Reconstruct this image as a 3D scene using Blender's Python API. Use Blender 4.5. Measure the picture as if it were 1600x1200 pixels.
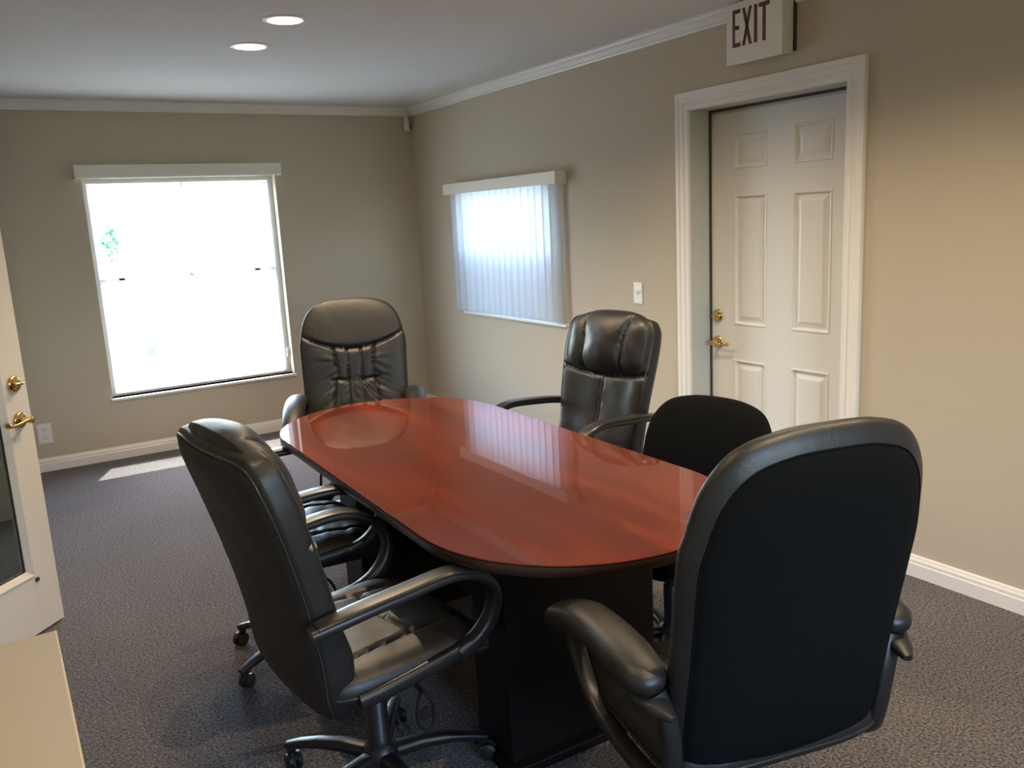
import bpy, math, random
from mathutils import Vector, Matrix, noise
random.seed(7)
for _o in list(bpy.data.objects): bpy.data.objects.remove(_o)
SC = bpy.context.scene
COL = SC.collection
PI = math.pi

# ------------------------------------------------------------------ camera
cam_d = bpy.data.cameras.new('camera'); cam = bpy.data.objects.new('camera', cam_d); COL.objects.link(cam)
_r = Vector((0.84687921, -0.52936134, -0.05071662)); _u = Vector((0.14509147, 0.13825588, 0.97971107)); _f = Vector((0.51160929, 0.83705548, -0.19389185))
cam.matrix_world = Matrix(((_r.x, _u.x, -_f.x, 0), (_r.y, _u.y, -_f.y, 0), (_r.z, _u.z, -_f.z, 1.55), (0, 0, 0, 1)))
cam_d.sensor_width = 36; cam_d.lens = 1325.26 / 1600 * 36; cam_d.clip_start = .02
SC.camera = cam

# ------------------------------------------------------------------ sky, sun, exposure
W = bpy.data.worlds.new('world'); SC.world = W; W.use_nodes = True
nt = W.node_tree; nt.nodes.clear()
sky = nt.nodes.new('ShaderNodeTexSky'); sky.sky_type = 'NISHITA'; sky.sun_disc = False
sky.sun_elevation = math.radians(60); sky.sun_rotation = math.radians(0); sky.air_density = 1.0; sky.dust_density = 1.5; sky.ozone_density = 1.0
bg = nt.nodes.new('ShaderNodeBackground'); bg.inputs['Strength'].default_value = 3.6
wo = nt.nodes.new('ShaderNodeOutputWorld')
nt.links.new(sky.outputs[0], bg.inputs[0]); nt.links.new(bg.outputs[0], wo.inputs[0])

def lamp(name, kind, loc, energy, color=(1, 1, 1), parent=None):
    l = bpy.data.lights.new(name, kind); l.energy = energy; l.color = color
    o = bpy.data.objects.new(name, l); COL.objects.link(o); o.location = loc
    if parent: o.parent = parent
    return o
sun = lamp('sun', 'SUN', (0, 12, 10), 18, (1, .97, .92)); sun.data.angle = math.radians(.53)
sun.rotation_euler = (Vector((-.20, -.47, -.866))).to_track_quat('-Z', 'Y').to_euler()

vs = SC.view_settings
vs.view_transform = 'Standard'; vs.look = 'None'; vs.gamma = 1; vs.use_curve_mapping = False
vs.exposure = 0.18
SC.cycles.use_denoising = True
SC.cycles.max_bounces = 10; SC.cycles.diffuse_bounces = 6; SC.cycles.glossy_bounces = 4
SC.cycles.transparent_max_bounces = 12; SC.cycles.transmission_bounces = 6
SC.cycles.sample_clamp_indirect = 3
SC.cycles.caustics_reflective = False; SC.cycles.caustics_refractive = False

# room numbers (metres)
XR, YB, ZC = 3.111, 6.463, 2.44
XL, YF = -0.62, -1.5
T = .2

def portal(name, loc, rot, sx, sy):
    o = lamp(name, 'AREA', loc, 1); o.rotation_euler = rot
    o.data.shape = 'RECTANGLE'; o.data.size = sx; o.data.size_y = sy; o.data.cycles.is_portal = True
portal('window_portal', (1.31, YB + .19, 1.18), (math.radians(-90), 0, 0), 1.36, 1.55)
portal('window_portal', (XR + .21, 5.03, 1.3), (0, math.radians(90), 0), .95, 1.2)
portal('window_portal', (1.0, YF - .19, 1.375), (math.radians(90), 0, 0), 1.4, 1.25)

# ------------------------------------------------------------------ materials
def new_mat(name):
    m = bpy.data.materials.new(name); m.use_nodes = True
    return m, m.node_tree, m.node_tree.nodes['Principled BSDF']
def mat(name, col, rough=.5, metal=0, spec=.5, bump=0, bscale=100, var=0, vscale=5, coat=0, stretch=None, sheen=0, bdist=.002):
    m, t, b = new_mat(name)
    b.inputs['Base Color'].default_value = (*col, 1); b.inputs['Roughness'].default_value = rough
    b.inputs['Metallic'].default_value = metal; b.inputs['Specular IOR Level'].default_value = spec
    if coat: b.inputs['Coat Weight'].default_value = coat; b.inputs['Coat Roughness'].default_value = .05
    if sheen: b.inputs['Sheen Weight'].default_value = sheen
    tc = t.nodes.new('ShaderNodeTexCoord'); mp = t.nodes.new('ShaderNodeMapping')
    t.links.new(tc.outputs['Object'], mp.inputs[0])
    if stretch: mp.inputs['Scale'].default_value = stretch
    if var:
        n = t.nodes.new('ShaderNodeTexNoise'); n.inputs['Scale'].default_value = vscale; n.inputs['Detail'].default_value = 6
        mx = t.nodes.new('ShaderNodeMix'); mx.data_type = 'RGBA'
        mx.inputs[6].default_value = (*[c * (1 - var) for c in col], 1); mx.inputs[7].default_value = (*[min(1, c * (1 + var)) for c in col], 1)
        t.links.new(mp.outputs[0], n.inputs['Vector']); t.links.new(n.outputs['Fac'], mx.inputs[0]); t.links.new(mx.outputs[2], b.inputs['Base Color'])
    if bump:
        n2 = t.nodes.new('ShaderNodeTexNoise'); n2.inputs['Scale'].default_value = bscale; n2.inputs['Detail'].default_value = 4
        bp = t.nodes.new('ShaderNodeBump'); bp.inputs['Strength'].default_value = bump; bp.inputs['Distance'].default_value = bdist
        t.links.new(mp.outputs[0], n2.inputs['Vector']); t.links.new(n2.outputs['Fac'], bp.inputs['Height']); t.links.new(bp.outputs[0], b.inputs['Normal'])
    return m

M = {}
M['wall'] = mat('wall_paint', (.55, .47, .36), .75, spec=.25, bump=.25, bscale=140, bdist=.001)
M['ceiling'] = mat('ceiling_paint', (.72, .71, .68), .9, spec=.1, bump=.5, bscale=60, bdist=.003)
M['trim'] = mat('white_gloss_trim', (.86, .82, .77), .35, var=.03, vscale=9)
M['doorpaint'] = mat('white_door_paint', (.80, .78, .73), .38, bump=.08, bscale=200, bdist=.0005)
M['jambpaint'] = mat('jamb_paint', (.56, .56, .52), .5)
M['cream'] = mat('cream_door_paint', (.72, .67, .60), .4, var=.05, vscale=4)
M['valance'] = mat('valance_vinyl', (.84, .79, .71), .5)
M['switch'] = mat('white_plastic', (.80, .77, .72), .3)
M['slot'] = mat('dark_slot', (.03, .03, .03), .6)
M['brass'] = mat('polished_brass', (.78, .56, .22), .16, metal=1)
M['signbox'] = mat('sign_housing', (.72, .71, .64), .5, var=.05, vscale=20)
M['signface'] = mat('sign_face', (.84, .79, .70), .4, var=.04, vscale=14)
M['signred'] = mat('sign_lettering', (.10, .030, .024), .5)
M['gap'] = mat('weatherstrip', (.05, .045, .04), .8)
M['laminate'] = mat('beige_laminate', (.47, .42, .31), .45, var=.03, vscale=8)
M['laminate_edge'] = mat('pale_edge_band', (.70, .60, .42), .4)
M['plastic'] = mat('black_plastic', (.014, .014, .015), .38, bump=.15, bscale=300, bdist=.0005)
M['arm_plastic'] = mat('worn_arm_plastic', (.022, .020, .018), .33, var=.3, vscale=30)
M['fabric'] = mat('black_fabric', (.0055, .006, .0065), .95, spec=.08, bump=.6, bscale=900, var=.3, vscale=500)
M['blackwood'] = mat('black_laminate', (.005, .0045, .0045), .45, spec=.3)
M['caster'] = mat('caster_rubber', (.02, .02, .02), .45)
M['chrome'] = mat('chrome', (.6, .6, .6), .2, metal=1)
M['detector'] = mat('detector_plastic', (.62, .61, .58), .4)
M['detector_lens'] = mat('detector_lens', (.36, .36, .36), .25)
M['sash'] = mat('window_vinyl', (.80, .80, .78), .35)
M['dim_ground'] = mat('dim_ground', (.10, .13, .05), .95, var=.3, vscale=2)  # dark tone chosen so unseen ground bounces little light onto upper walls
M['ground'] = mat('sunlit_concrete', (.33, .34, .33), .9, var=.1, vscale=3)
M['eave'] = mat('soffit_paint', (.7, .69, .66), .8)
M['leaf'] = mat('leaf_green', (.30, .46, .28), .6, var=.5, vscale=8)
M['bluepost'] = mat('blue_paint', (.16, .30, .60), .5)
M['bark'] = mat('bark', (.42, .36, .28), .9, bump=.8, bscale=20, bdist=.02)
M['stucco'] = mat('stucco', (.66, .64, .6), .9, bump=.4, bscale=60)

def leather(name, col, rough, bscale=420):
    m, t, b = new_mat(name)
    b.inputs['Base Color'].default_value = (*col, 1); b.inputs['Specular IOR Level'].default_value = .55
    tc = t.nodes.new('ShaderNodeTexCoord')
    v = t.nodes.new('ShaderNodeTexVoronoi'); v.inputs['Scale'].default_value = bscale
    n = t.nodes.new('ShaderNodeTexNoise'); n.inputs['Scale'].default_value = 14; n.inputs['Detail'].default_value = 5
    bp = t.nodes.new('ShaderNodeBump'); bp.inputs['Strength'].default_value = .35; bp.inputs['Distance'].default_value = .0006
    bp2 = t.nodes.new('ShaderNodeBump'); bp2.inputs['Strength'].default_value = .35; bp2.inputs['Distance'].default_value = .006
    mr = t.nodes.new('ShaderNodeMapRange'); mr.inputs['To Min'].default_value = rough - .07; mr.inputs['To Max'].default_value = rough + .12
    t.links.new(tc.outputs['Object'], v.inputs['Vector']); t.links.new(tc.outputs['Object'], n.inputs['Vector'])
    t.links.new(v.outputs['Distance'], bp.inputs['Height']); t.links.new(n.outputs['Fac'], bp2.inputs['Height'])
    t.links.new(bp2.outputs[0], bp.inputs['Normal']); t.links.new(bp.outputs[0], b.inputs['Normal'])
    t.links.new(n.outputs['Fac'], mr.inputs['Value']); t.links.new(mr.outputs[0], b.inputs['Roughness'])
    return m
M['leather'] = leather('black_leather', (.012, .0118, .012), .42)
M['leather_back'] = leather('black_vinyl_back', (.007, .007, .0075), .6)
M['leather_brown'] = leather('black_leather_worn', (.013, .0125, .012), .40)
M['piping'] = mat('leather_piping', (.03, .03, .03), .3)

def wood():
    m, t, b = new_mat('cherry_veneer')
    L = t.links.new; N = t.nodes.new
    tc = N('ShaderNodeTexCoord'); mp = N('ShaderNodeMapping'); mp.inputs['Scale'].default_value = (6, .9, 1); mp.inputs['Rotation'].default_value = (0, 0, math.radians(4))
    L(tc.outputs['Object'], mp.inputs[0])
    n1 = N('ShaderNodeTexNoise'); n1.inputs['Scale'].default_value = 1.0; n1.inputs['Detail'].default_value = 4; n1.inputs['Distortion'].default_value = .3
    L(mp.outputs[0], n1.inputs['Vector'])
    mp2 = N('ShaderNodeMapping'); mp2.inputs['Scale'].default_value = (34, 2.4, 1)
    L(tc.outputs['Object'], mp2.inputs[0])
    n2 = N('ShaderNodeTexNoise'); n2.inputs['Scale'].default_value = 1.5; n2.inputs['Detail'].default_value = 3; n2.inputs['Distortion'].default_value = .15
    L(mp2.outputs[0], n2.inputs['Vector'])
    cr = N('ShaderNodeValToRGB'); e = cr.color_ramp.elements
    e[0].position = .30; e[0].color = (.078, .017, .011, 1); e[1].position = .72; e[1].color = (.195, .041, .021, 1)
    k = cr.color_ramp.elements.new(.5); k.color = (.125, .026, .015, 1)
    L(n1.outputs['Fac'], cr.inputs[0])
    mx = N('ShaderNodeMix'); mx.data_type = 'RGBA'; mx.blend_type = 'MULTIPLY'; mx.inputs[0].default_value = .16
    cr2 = N('ShaderNodeValToRGB'); cr2.color_ramp.elements[0].position = .35; cr2.color_ramp.elements[0].color = (.62, .58, .58, 1); cr2.color_ramp.elements[1].position = .6
    L(n2.outputs['Fac'], cr2.inputs[0]); L(cr.outputs[0], mx.inputs[6]); L(cr2.outputs[0], mx.inputs[7]); L(mx.outputs[2], b.inputs['Base Color'])
    b.inputs['Roughness'].default_value = .5; b.inputs['Specular IOR Level'].default_value = 0
    b.inputs['Coat Weight'].default_value = 1; b.inputs['Coat Roughness'].default_value = .02; b.inputs['Coat IOR'].default_value = 1.5
    return m
M['wood'] = wood()
M['wood_edge'] = mat('dark_cherry_edge', (.020, .008, .006), .35, coat=.25, var=.2, vscale=30)

def carpet():
    m, t, b = new_mat('loop_carpet'); L = t.links.new; N = t.nodes.new
    tc = N('ShaderNodeTexCoord')
    v = N('ShaderNodeTexVoronoi'); v.inputs['Scale'].default_value = 210; L(tc.outputs['Object'], v.inputs['Vector'])
    n = N('ShaderNodeTexNoise'); n.inputs['Scale'].default_value = 120; n.inputs['Detail'].default_value = 3; L(tc.outputs['Object'], n.inputs['Vector'])
    n3 = N('ShaderNodeTexNoise'); n3.inputs['Scale'].default_value = 1.6; n3.inputs['Detail'].default_value = 4; L(tc.outputs['Object'], n3.inputs['Vector'])
    cr = N('ShaderNodeValToRGB'); e = cr.color_ramp.elements
    e[0].position = .36; e[0].color = (.033, .030, .030, 1); e[1].position = .66; e[1].color = (.225, .203, .198, 1)
    L(n.outputs['Fac'], cr.inputs[0])
    mx = N('ShaderNodeMix'); mx.data_type = 'RGBA'; mx.blend_type = 'MULTIPLY'; mx.inputs[0].default_value = 1
    cr3 = N('ShaderNodeValToRGB'); cr3.color_ramp.elements[0].position = .3; cr3.color_ramp.elements[0].color = (.82, .82, .84, 1); cr3.color_ramp.elements[1].position = .7
    L(n3.outputs['Fac'], cr3.inputs[0]); L(cr.outputs[0], mx.inputs[6]); L(cr3.outputs[0], mx.inputs[7]); L(mx.outputs[2], b.inputs['Base Color'])
    b.inputs['Roughness'].default_value = 1; b.inputs['Specular IOR Level'].default_value = .1; b.inputs['Sheen Weight'].default_value = .15
    bp = N('ShaderNodeBump'); bp.inputs['Strength'].default_value = .9; bp.inputs['Distance'].default_value = .005
    ad = N('ShaderNodeMath'); ad.operation = 'SUBTRACT'; L(n.outputs['Fac'], ad.inputs[0]); L(v.outputs['Distance'], ad.inputs[1])
    L(ad.outputs[0], bp.inputs['Height']); L(bp.outputs[0], b.inputs['Normal'])
    return m
M['carpet'] = carpet()

def glass(name, tint=(1, 1, 1), refl=1.0):
    m = bpy.data.materials.new(name); m.use_nodes = True; t = m.node_tree; t.nodes.clear()
    o = t.nodes.new('ShaderNodeOutputMaterial'); mx = t.nodes.new('ShaderNodeMixShader'); fr = t.nodes.new('ShaderNodeFresnel'); fr.inputs[0].default_value = 1.45
    tr = t.nodes.new('ShaderNodeBsdfTransparent'); tr.inputs[0].default_value = (*tint, 1); gl = t.nodes.new('ShaderNodeBsdfGlossy'); gl.inputs['Roughness'].default_value = .01
    ge = t.nodes.new('ShaderNodeNewGeometry'); mm = t.nodes.new('ShaderNodeMath'); mm.operation = 'MULTIPLY'; iv = t.nodes.new('ShaderNodeMath'); iv.operation = 'SUBTRACT'; iv.inputs[0].default_value = 1
    t.links.new(ge.outputs['Backfacing'], iv.inputs[1]); t.links.new(iv.outputs[0], mm.inputs[0]); t.links.new(fr.outputs[0], mm.inputs[1])
    t.links.new(mm.outputs[0], mx.inputs[0]); t.links.new(tr.outputs[0], mx.inputs[1]); t.links.new(gl.outputs[0], mx.inputs[2]); t.links.new(mx.outputs[0], o.inputs[0])
    return m
M['glass'] = glass('clear_glass', (.96, .98, .97))
M['doorglass'] = glass('door_glass', (.62, .65, .62))
def screen_mat():
    m = bpy.data.materials.new('insect_screen'); m.use_nodes = True; t = m.node_tree; t.nodes.clear()
    o = t.nodes.new('ShaderNodeOutputMaterial'); mx = t.nodes.new('ShaderNodeMixShader'); mx.inputs[0].default_value = .55
    tr = t.nodes.new('ShaderNodeBsdfTransparent'); df = t.nodes.new('ShaderNodeBsdfDiffuse'); df.inputs[0].default_value = (.10, .12, .14, 1)
    t.links.new(tr.outputs[0], mx.inputs[1]); t.links.new(df.outputs[0], mx.inputs[2]); t.links.new(mx.outputs[0], o.inputs[0])
    return m
M['screen'] = screen_mat()
def translucent(name, col, tcol, f):
    m = bpy.data.materials.new(name); m.use_nodes = True; t = m.node_tree; t.nodes.clear()
    o = t.nodes.new('ShaderNodeOutputMaterial'); mx = t.nodes.new('ShaderNodeMixShader'); mx.inputs[0].default_value = f
    d = t.nodes.new('ShaderNodeBsdfPrincipled'); d.inputs['Base Color'].default_value = (*col, 1); d.inputs['Roughness'].default_value = .5
    tr = t.nodes.new('ShaderNodeBsdfTranslucent'); tr.inputs[0].default_value = (*tcol, 1)
    t.links.new(d.outputs[0], mx.inputs[1]); t.links.new(tr.outputs[0], mx.inputs[2]); t.links.new(mx.outputs[0], o.inputs[0])
    return m
M['vane'] = translucent('blind_vane', (.78, .77, .76), (.46, .50, .56), .55)
M['rail'] = translucent('glare_vinyl', (.85, .85, .85), (.9, .9, .9), .6)  # translucent so backlit sash bars wash out white, imitating glare
def emit(name, col, s):
    m = bpy.data.materials.new(name); m.use_nodes = True; t = m.node_tree; t.nodes.clear()
    o = t.nodes.new('ShaderNodeOutputMaterial'); e = t.nodes.new('ShaderNodeEmission'); e.inputs[0].default_value = (*col, 1); e.inputs[1].default_value = s
    t.links.new(e.outputs[0], o.inputs[0]); return m

# ------------------------------------------------------------------ mesh helpers
class MB:
    def __init__(s): s.v = []; s.f = []
    def add(s, vs_, fs):
        k = len(s.v); s.v += [tuple(v) for v in vs_]; s.f += [tuple(i + k for i in f) for f in fs]; return s
    def box(s, lo, hi):
        x0, y0, z0 = lo; x1, y1, z1 = hi
        return s.add([(x0, y0, z0), (x1, y0, z0), (x1, y1, z0), (x0, y1, z0), (x0, y0, z1), (x1, y0, z1), (x1, y1, z1), (x0, y1, z1)],
                     [(0, 3, 2, 1), (4, 5, 6, 7), (0, 1, 5, 4), (1, 2, 6, 5), (2, 3, 7, 6), (3, 0, 4, 7)])
    def lathe(s, prof, org=(0, 0, 0), axis='z', n=24):
        ox, oy, oz = org; vv = []; ff = []
        for r, h in prof:
            for i in range(n):
                a = 2 * PI * i / n; c, d = r * math.cos(a), r * math.sin(a)
                vv.append({'z': (ox + c, oy + d, oz + h), 'x': (ox + h, oy + c, oz + d), 'y': (ox + c, oy + h, oz + d)}[axis])
        m = len(prof)
        for j in range(m - 1):
            for i in range(n):
                k = (i + 1) % n; ff.append((j * n + i, j * n + k, (j + 1) * n + k, (j + 1) * n + i))
        ff.append(tuple(range(n))[::-1]); ff.append(tuple(range((m - 1) * n, m * n)))
        return s.add(vv, ff)
    def sweep(s, pts, w, t, side=(0, 1, 0), n=12, p=2.6, caps=True):
        """super-elliptic section: half width w along `side`, half thickness t across"""
        pts = [Vector(q) for q in pts]; sd = Vector(side).normalized(); N_ = len(pts); vv = []; ff = []
        for i, q in enumerate(pts):
            tg = (pts[min(i + 1, N_ - 1)] - pts[max(i - 1, 0)]).normalized()
            up = tg.cross(sd)
            if up.length < 1e-4: up = Vector((0, 0, 1))
            up.normalize(); sd2 = up.cross(tg).normalized()
            wi = w[i] if isinstance(w, (list, tuple)) else w; ti = t[i] if isinstance(t, (list, tuple)) else t
            for k in range(n):
                a = 2 * PI * (k + .5) / n; c, d = math.cos(a), math.sin(a)
                vv.append(q + sd2 * wi * math.copysign(abs(c) ** (2 / p), c) + up * ti * math.copysign(abs(d) ** (2 / p), d))
        for i in range(N_ - 1):
            for k in range(n):
                l = (k + 1) % n; ff.append((i * n + k, i * n + l, (i + 1) * n + l, (i + 1) * n + k))
        if caps: ff.append(tuple(range(n))[::-1]); ff.append(tuple(range((N_ - 1) * n, N_ * n)))
        return s.add(vv, ff)
    def build(s, name, m, parent=None, smooth=False, bevel=0, loc=None, angle=40, flat=False):
        me = bpy.data.meshes.new(name); me.from_pydata(s.v, [], s.f); me.update()
        import bmesh
        bm = bmesh.new(); bm.from_mesh(me); bmesh.ops.recalc_face_normals(bm, faces=bm.faces)
        if bevel: bmesh.ops.bevel(bm, geom=[e for e in bm.edges if len(e.link_faces) == 2 and e.calc_face_angle(0) > .6], offset=bevel, segments=2, affect='EDGES', profile=.5)
        bm.to_mesh(me); bm.free()
        if smooth:
            me.shade_smooth()
            try: me.set_sharp_from_angle(angle=math.radians(angle))
            except Exception: pass
            if flat:
                for p_ in me.polygons:
                    if len(p_.vertices) > 30: p_.use_smooth = False
        me.materials.append(m)
        o = bpy.data.objects.new(name, me); COL.objects.link(o)
        if parent: o.parent = parent
        if loc: o.location = loc
        return o

def tag(o, label=None, cat=None, group=None, kind=None):
    if label: o['label'] = label
    if cat: o['category'] = cat
    if group: o['group'] = group
    if kind: o['kind'] = kind
    return o
def empty(name, loc=(0, 0, 0), rz=0):
    o = bpy.data.objects.new(name, None); COL.objects.link(o); o.location = loc; o.rotation_euler = (0, 0, rz)
    o.empty_display_size = .1
    return o
def boxo(name, lo, hi, m, parent=None, bevel=0):
    return MB().box(lo, hi).build(name, m, parent, bevel=bevel)

def cr(pts, n, closed=False):
    """Catmull-Rom through pts, n samples per span"""
    P = [tuple(q) for q in pts]; L_ = len(P); out = []
    spans = L_ if closed else L_ - 1
    for i in range(spans):
        g = lambda j: P[j % L_] if closed else P[max(0, min(L_ - 1, j))]
        p0, p1, p2, p3 = g(i - 1), g(i), g(i + 1), g(i + 2)
        for k in range(n):
            t = k / n
            out.append(tuple(.5 * (2 * b + (c - a) * t + (2 * a - 5 * b + 4 * c - d) * t * t + (3 * b - a - 3 * c + d) * t ** 3) for a, b, c, d in zip(p0, p1, p2, p3)))
    if not closed: out.append(P[-1])
    return out
def lerp_tab(tab, x):
    if x <= tab[0][0]: return tab[0][1]
    for (a, p), (b, q) in zip(tab, tab[1:]):
        if x <= b: return p + (q - p) * (x - a) / (b - a)
    return tab[-1][1]

def wall_boxes(mb, u0, u1, v0, v1, holes, mk):
    us = sorted({u0, u1, *[h[0] for h in holes], *[h[1] for h in holes]}); vs2 = sorted({v0, v1, *[h[2] for h in holes], *[h[3] for h in holes]})
    for a, b in zip(us, us[1:]):
        for c, d in zip(vs2, vs2[1:]):
            if any(h[0] <= (a + b) / 2 <= h[1] and h[2] <= (c + d) / 2 <= h[3] for h in holes): continue
            mb.box(*mk(a, b, c, d))
def profile_sweep(corners, prof, mk, closed=False):
    """corners: 2-D polyline; prof: (outward offset, height); mitred. mk(u,v,h)->xyz"""
    n = len(corners); vv = []; ff = []; m = len(prof)
    for i, c in enumerate(corners):
        c = Vector(c)
        def nrm(a, b): d = (Vector(b) - Vector(a)).normalized(); return Vector((-d.y, d.x))
        if closed or 0 < i < n - 1:
            n1 = nrm(corners[i - 1], corners[i]); n2 = nrm(corners[i], corners[(i + 1) % n]); mm = (n1 + n2).normalized(); mm = mm / mm.dot(n1)
        elif i == 0: mm = nrm(corners[0], corners[1])
        else: mm = nrm(corners[-2], corners[-1])
        for o, h in prof: q = c + mm * o; vv.append(mk(q.x, q.y, h))
    for i in range(n if closed else n - 1):
        j = (i + 1) % n
        for k in range(m): l = (k + 1) % m; ff.append((i * m + k, i * m + l, j * m + l, j * m + k))
    if not closed: ff.append(tuple(range(m))); ff.append(tuple(range((n - 1) * m, n * m)))
    return MB().add(vv, ff)

# ------------------------------------------------------------------ room shell

W1 = (.66, 1.965, .435, 1.94)        # window 1 opening in back wall: x0 x1 z0 z1
W2 = (4.47, 5.66, .86, 1.78)         # window 2 opening in right wall: y0 y1 z0 z1
D1 = (2.322, 3.273, 0, 2.036)         # door opening in right wall
W3 = (.3, 1.7, .75, 2.0)             # added opening behind the camera, lets in fill light
tag(boxo('floor', (XL - T, YF - T, -.05), (XR + T, YB + T, 0), M['carpet']), kind='structure')
tag(boxo('ceiling', (XL - T, YF - T, ZC), (XR + T, YB + T, ZC + .1), M['ceiling']), kind='structure')
mb = MB(); wall_boxes(mb, YF - T, YB + T, 0, ZC, [W2, D1], lambda a, b, c, d: ((XR, a, c), (XR + T, b, d)))
tag(mb.build('wall_right', M['wall']), kind='structure')
mb = MB(); wall_boxes(mb, XL, XR, 0, ZC, [W1], lambda a, b, c, d: ((a, YB, c), (b, YB + T, d)))
tag(mb.build('wall_back', M['wall']), kind='structure')
mb = MB(); wall_boxes(mb, XL, XR, 0, ZC, [W3], lambda a, b, c, d: ((a, YF - T, c), (b, YF, d)))
tag(mb.build('wall_front', M['wall']), kind='structure')
D2 = (2.24, 3.14, 0, 2.03); 
mb = MB(); wall_boxes(mb, YF - T, YB + T, 0, ZC, [D2], lambda a, b, c, d: ((XL - T, a, c), (XL, b, d)))
tag(mb.build('wall_left', M['wall']), kind='structure')
mb = MB(); hx0, hx1, hy0, hy1 = XL - T - 1.3, XL - T, 1.7, 3.7
mb.box((hx0 - .1, hy0, 0), (hx0, hy1, ZC)).box((hx0 - .1, hy0 - .1, 0), (hx1, hy0, ZC)).box((hx0 - .1, hy1, 0), (hx1, hy1 + .1, ZC))
tag(mb.build('wall_hall', M['wall']), kind='structure')
tag(boxo('ceiling_hall', (hx0 - .1, hy0 - .1, ZC), (hx1, hy1 + .1, ZC + .1), M['ceiling']), kind='structure').name = 'ceiling_2'
tag(boxo('floor_hall', (hx0 - .1, hy0 - .1, -.05), (hx1, hy1 + .1, 0), M['carpet']), kind='structure').name = 'floor_2'
tag(boxo('wall_partition', (XL, 5.45, 0), (.10, YB, ZC), mat('partition_paint', (.36, .355, .32), .8)), kind='structure')

# baseboards and crown
bbp = [(0, 0), (.016, 0), (.016, .055), (.013, .060), (.013, .072), (.009, .078), (.007, .088), (0, .091)]
def run(name, prof, pts, z):
    # pts run so that the room lies on the left-hand normal
    o = profile_sweep(pts, [(a, b) for a, b in prof], lambda x, y, h: (x, y, z + h)).build(name, M['trim'], smooth=True, angle=25)
    return tag(o, kind='structure')
run('baseboard_right', bbp, [(XR, YF), (XR, 2.25)], 0)
run('baseboard_right_far', bbp, [(XR, 3.345), (XR, YB)], 0).name = 'baseboard_right_2'
run('baseboard_back', bbp, [(XR - .016, YB), (.10, YB)], 0)
crp = [(0, 0), (0, -.062), (.008, -.062), (.012, -.052), (.020, -.048), (.034, -.026), (.044, -.018), (.048, -.008), (.055, -.006), (.055, 0)]
run('trim_1', crp, [(XR, YF), (XR, YB), (.10, YB)], ZC)

# door casing + jamb + slab ---------------------------------------------------
door1 = tag(empty('door_1', (XR, 2.8, 0)), 'white six-panel door with brass hardware, recessed under the exit sign', 'door', kind='structure')
def L1(b): b.parent = door1; b.matrix_parent_inverse = Matrix.Translation(-door1.location); return b
bpy.context.view_layer.update()
csp = [(0, 0), (0, .012), (.006, .016), (.022, .016), (.026, .012), (.034, .012), (.038, .017), (.060, .017), (.066, .021), (.086, .021), (.090, .018), (.090, 0)]
c = profile_sweep([(3.257, 0), (3.257, 2.02), (2.338, 2.02), (2.338, 0)][::-1], csp, lambda y, z, h: (XR - h, y, z))
L1(c.build('casing', M['trim'], smooth=True, angle=25))
j = MB()
j.box((XR - .001, 3.257, 0), (XR + T, 3.272, 2.035)).box((XR - .001, 2.323, 0), (XR + T, 2.338, 2.035)).box((XR - .001, 2.338, 2.02), (XR + T, 3.257, 2.035))
L1(j.build('jamb', M['jambpaint']))
j = MB(); XD = 3.251
j.box((XD - .012, 3.249, 0), (XD - .001, 3.2565, 2.012)).box((XD - .012, 2.3385, 0), (XD - .001, 2.346, 2.012)).box((XD - .012, 2.3385, 2.008), (XD - .001, 3.2565, 2.0195))
L1(j.build('weatherstrip', M['gap']))
j = MB(); j.box((XD + .001, 2.339, 1.9965), (XD + .043, 3.256, 2.0198)); j.box((XD + .0455, 2.339, 1.97), (XD + .058, 3.256, 2.0198)).box((XD + .0455, 2.3385, .013), (XD + .058, 2.36, 1.97)).box((XD + .0455, 3.235, .013), (XD + .058, 3.2565, 1.97))  # strips behind the slab are added to block daylight leaking round it
L1(j.build('head_stop_light_block', M['jambpaint']))
DY0, DY1, DZ1 = 2.343, 3.250, 1.996
panels = [(2.885, 3.096, 1.723, 1.898), (2.512, 2.730, 1.723, 1.898), (2.885, 3.096, .944, 1.598), (2.512, 2.730, .944, 1.598), (2.885, 3.096, .20, .764), (2.512, 2.730, .20, .764)]
mb = MB(); wall_boxes(mb, DY0, DY1, .008, DZ1, panels, lambda a, b, c_, d: ((XD, a, c_), (XD + .044, b, d)))
slab = L1(mb.build('door_slab', M['doorpaint']))
def raised_panel(a, b, c_, d, name='door_panel'):
    rings = [(0, 0), (.004, -.004), (.010, -.003), (.015, .010), (.020, .010), (.048, .001)]
    vv = []; ff = []
    for ins, dep in rings:
        vv += [(XD + dep, a + ins, c_ + ins), (XD + dep, b - ins, c_ + ins), (XD + dep, b - ins, d - ins), (XD + dep, a + ins, d - ins)]
    for k in range(len(rings) - 1):
        for i in range(4): l = (i + 1) % 4; ff.append((k * 4 + i, k * 4 + l, k * 4 + 4 + l, k * 4 + 4 + i))
    k = (len(rings) - 1) * 4; ff.append((k, k + 1, k + 2, k + 3))
    mbp = MB().add(vv, ff); mbp.box((XD + .02, a, c_), (XD + .04, b, d))
    o = mbp.build(name, M['doorpaint']); o.parent = slab; return o
for q in panels: raised_panel(*q)

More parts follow.
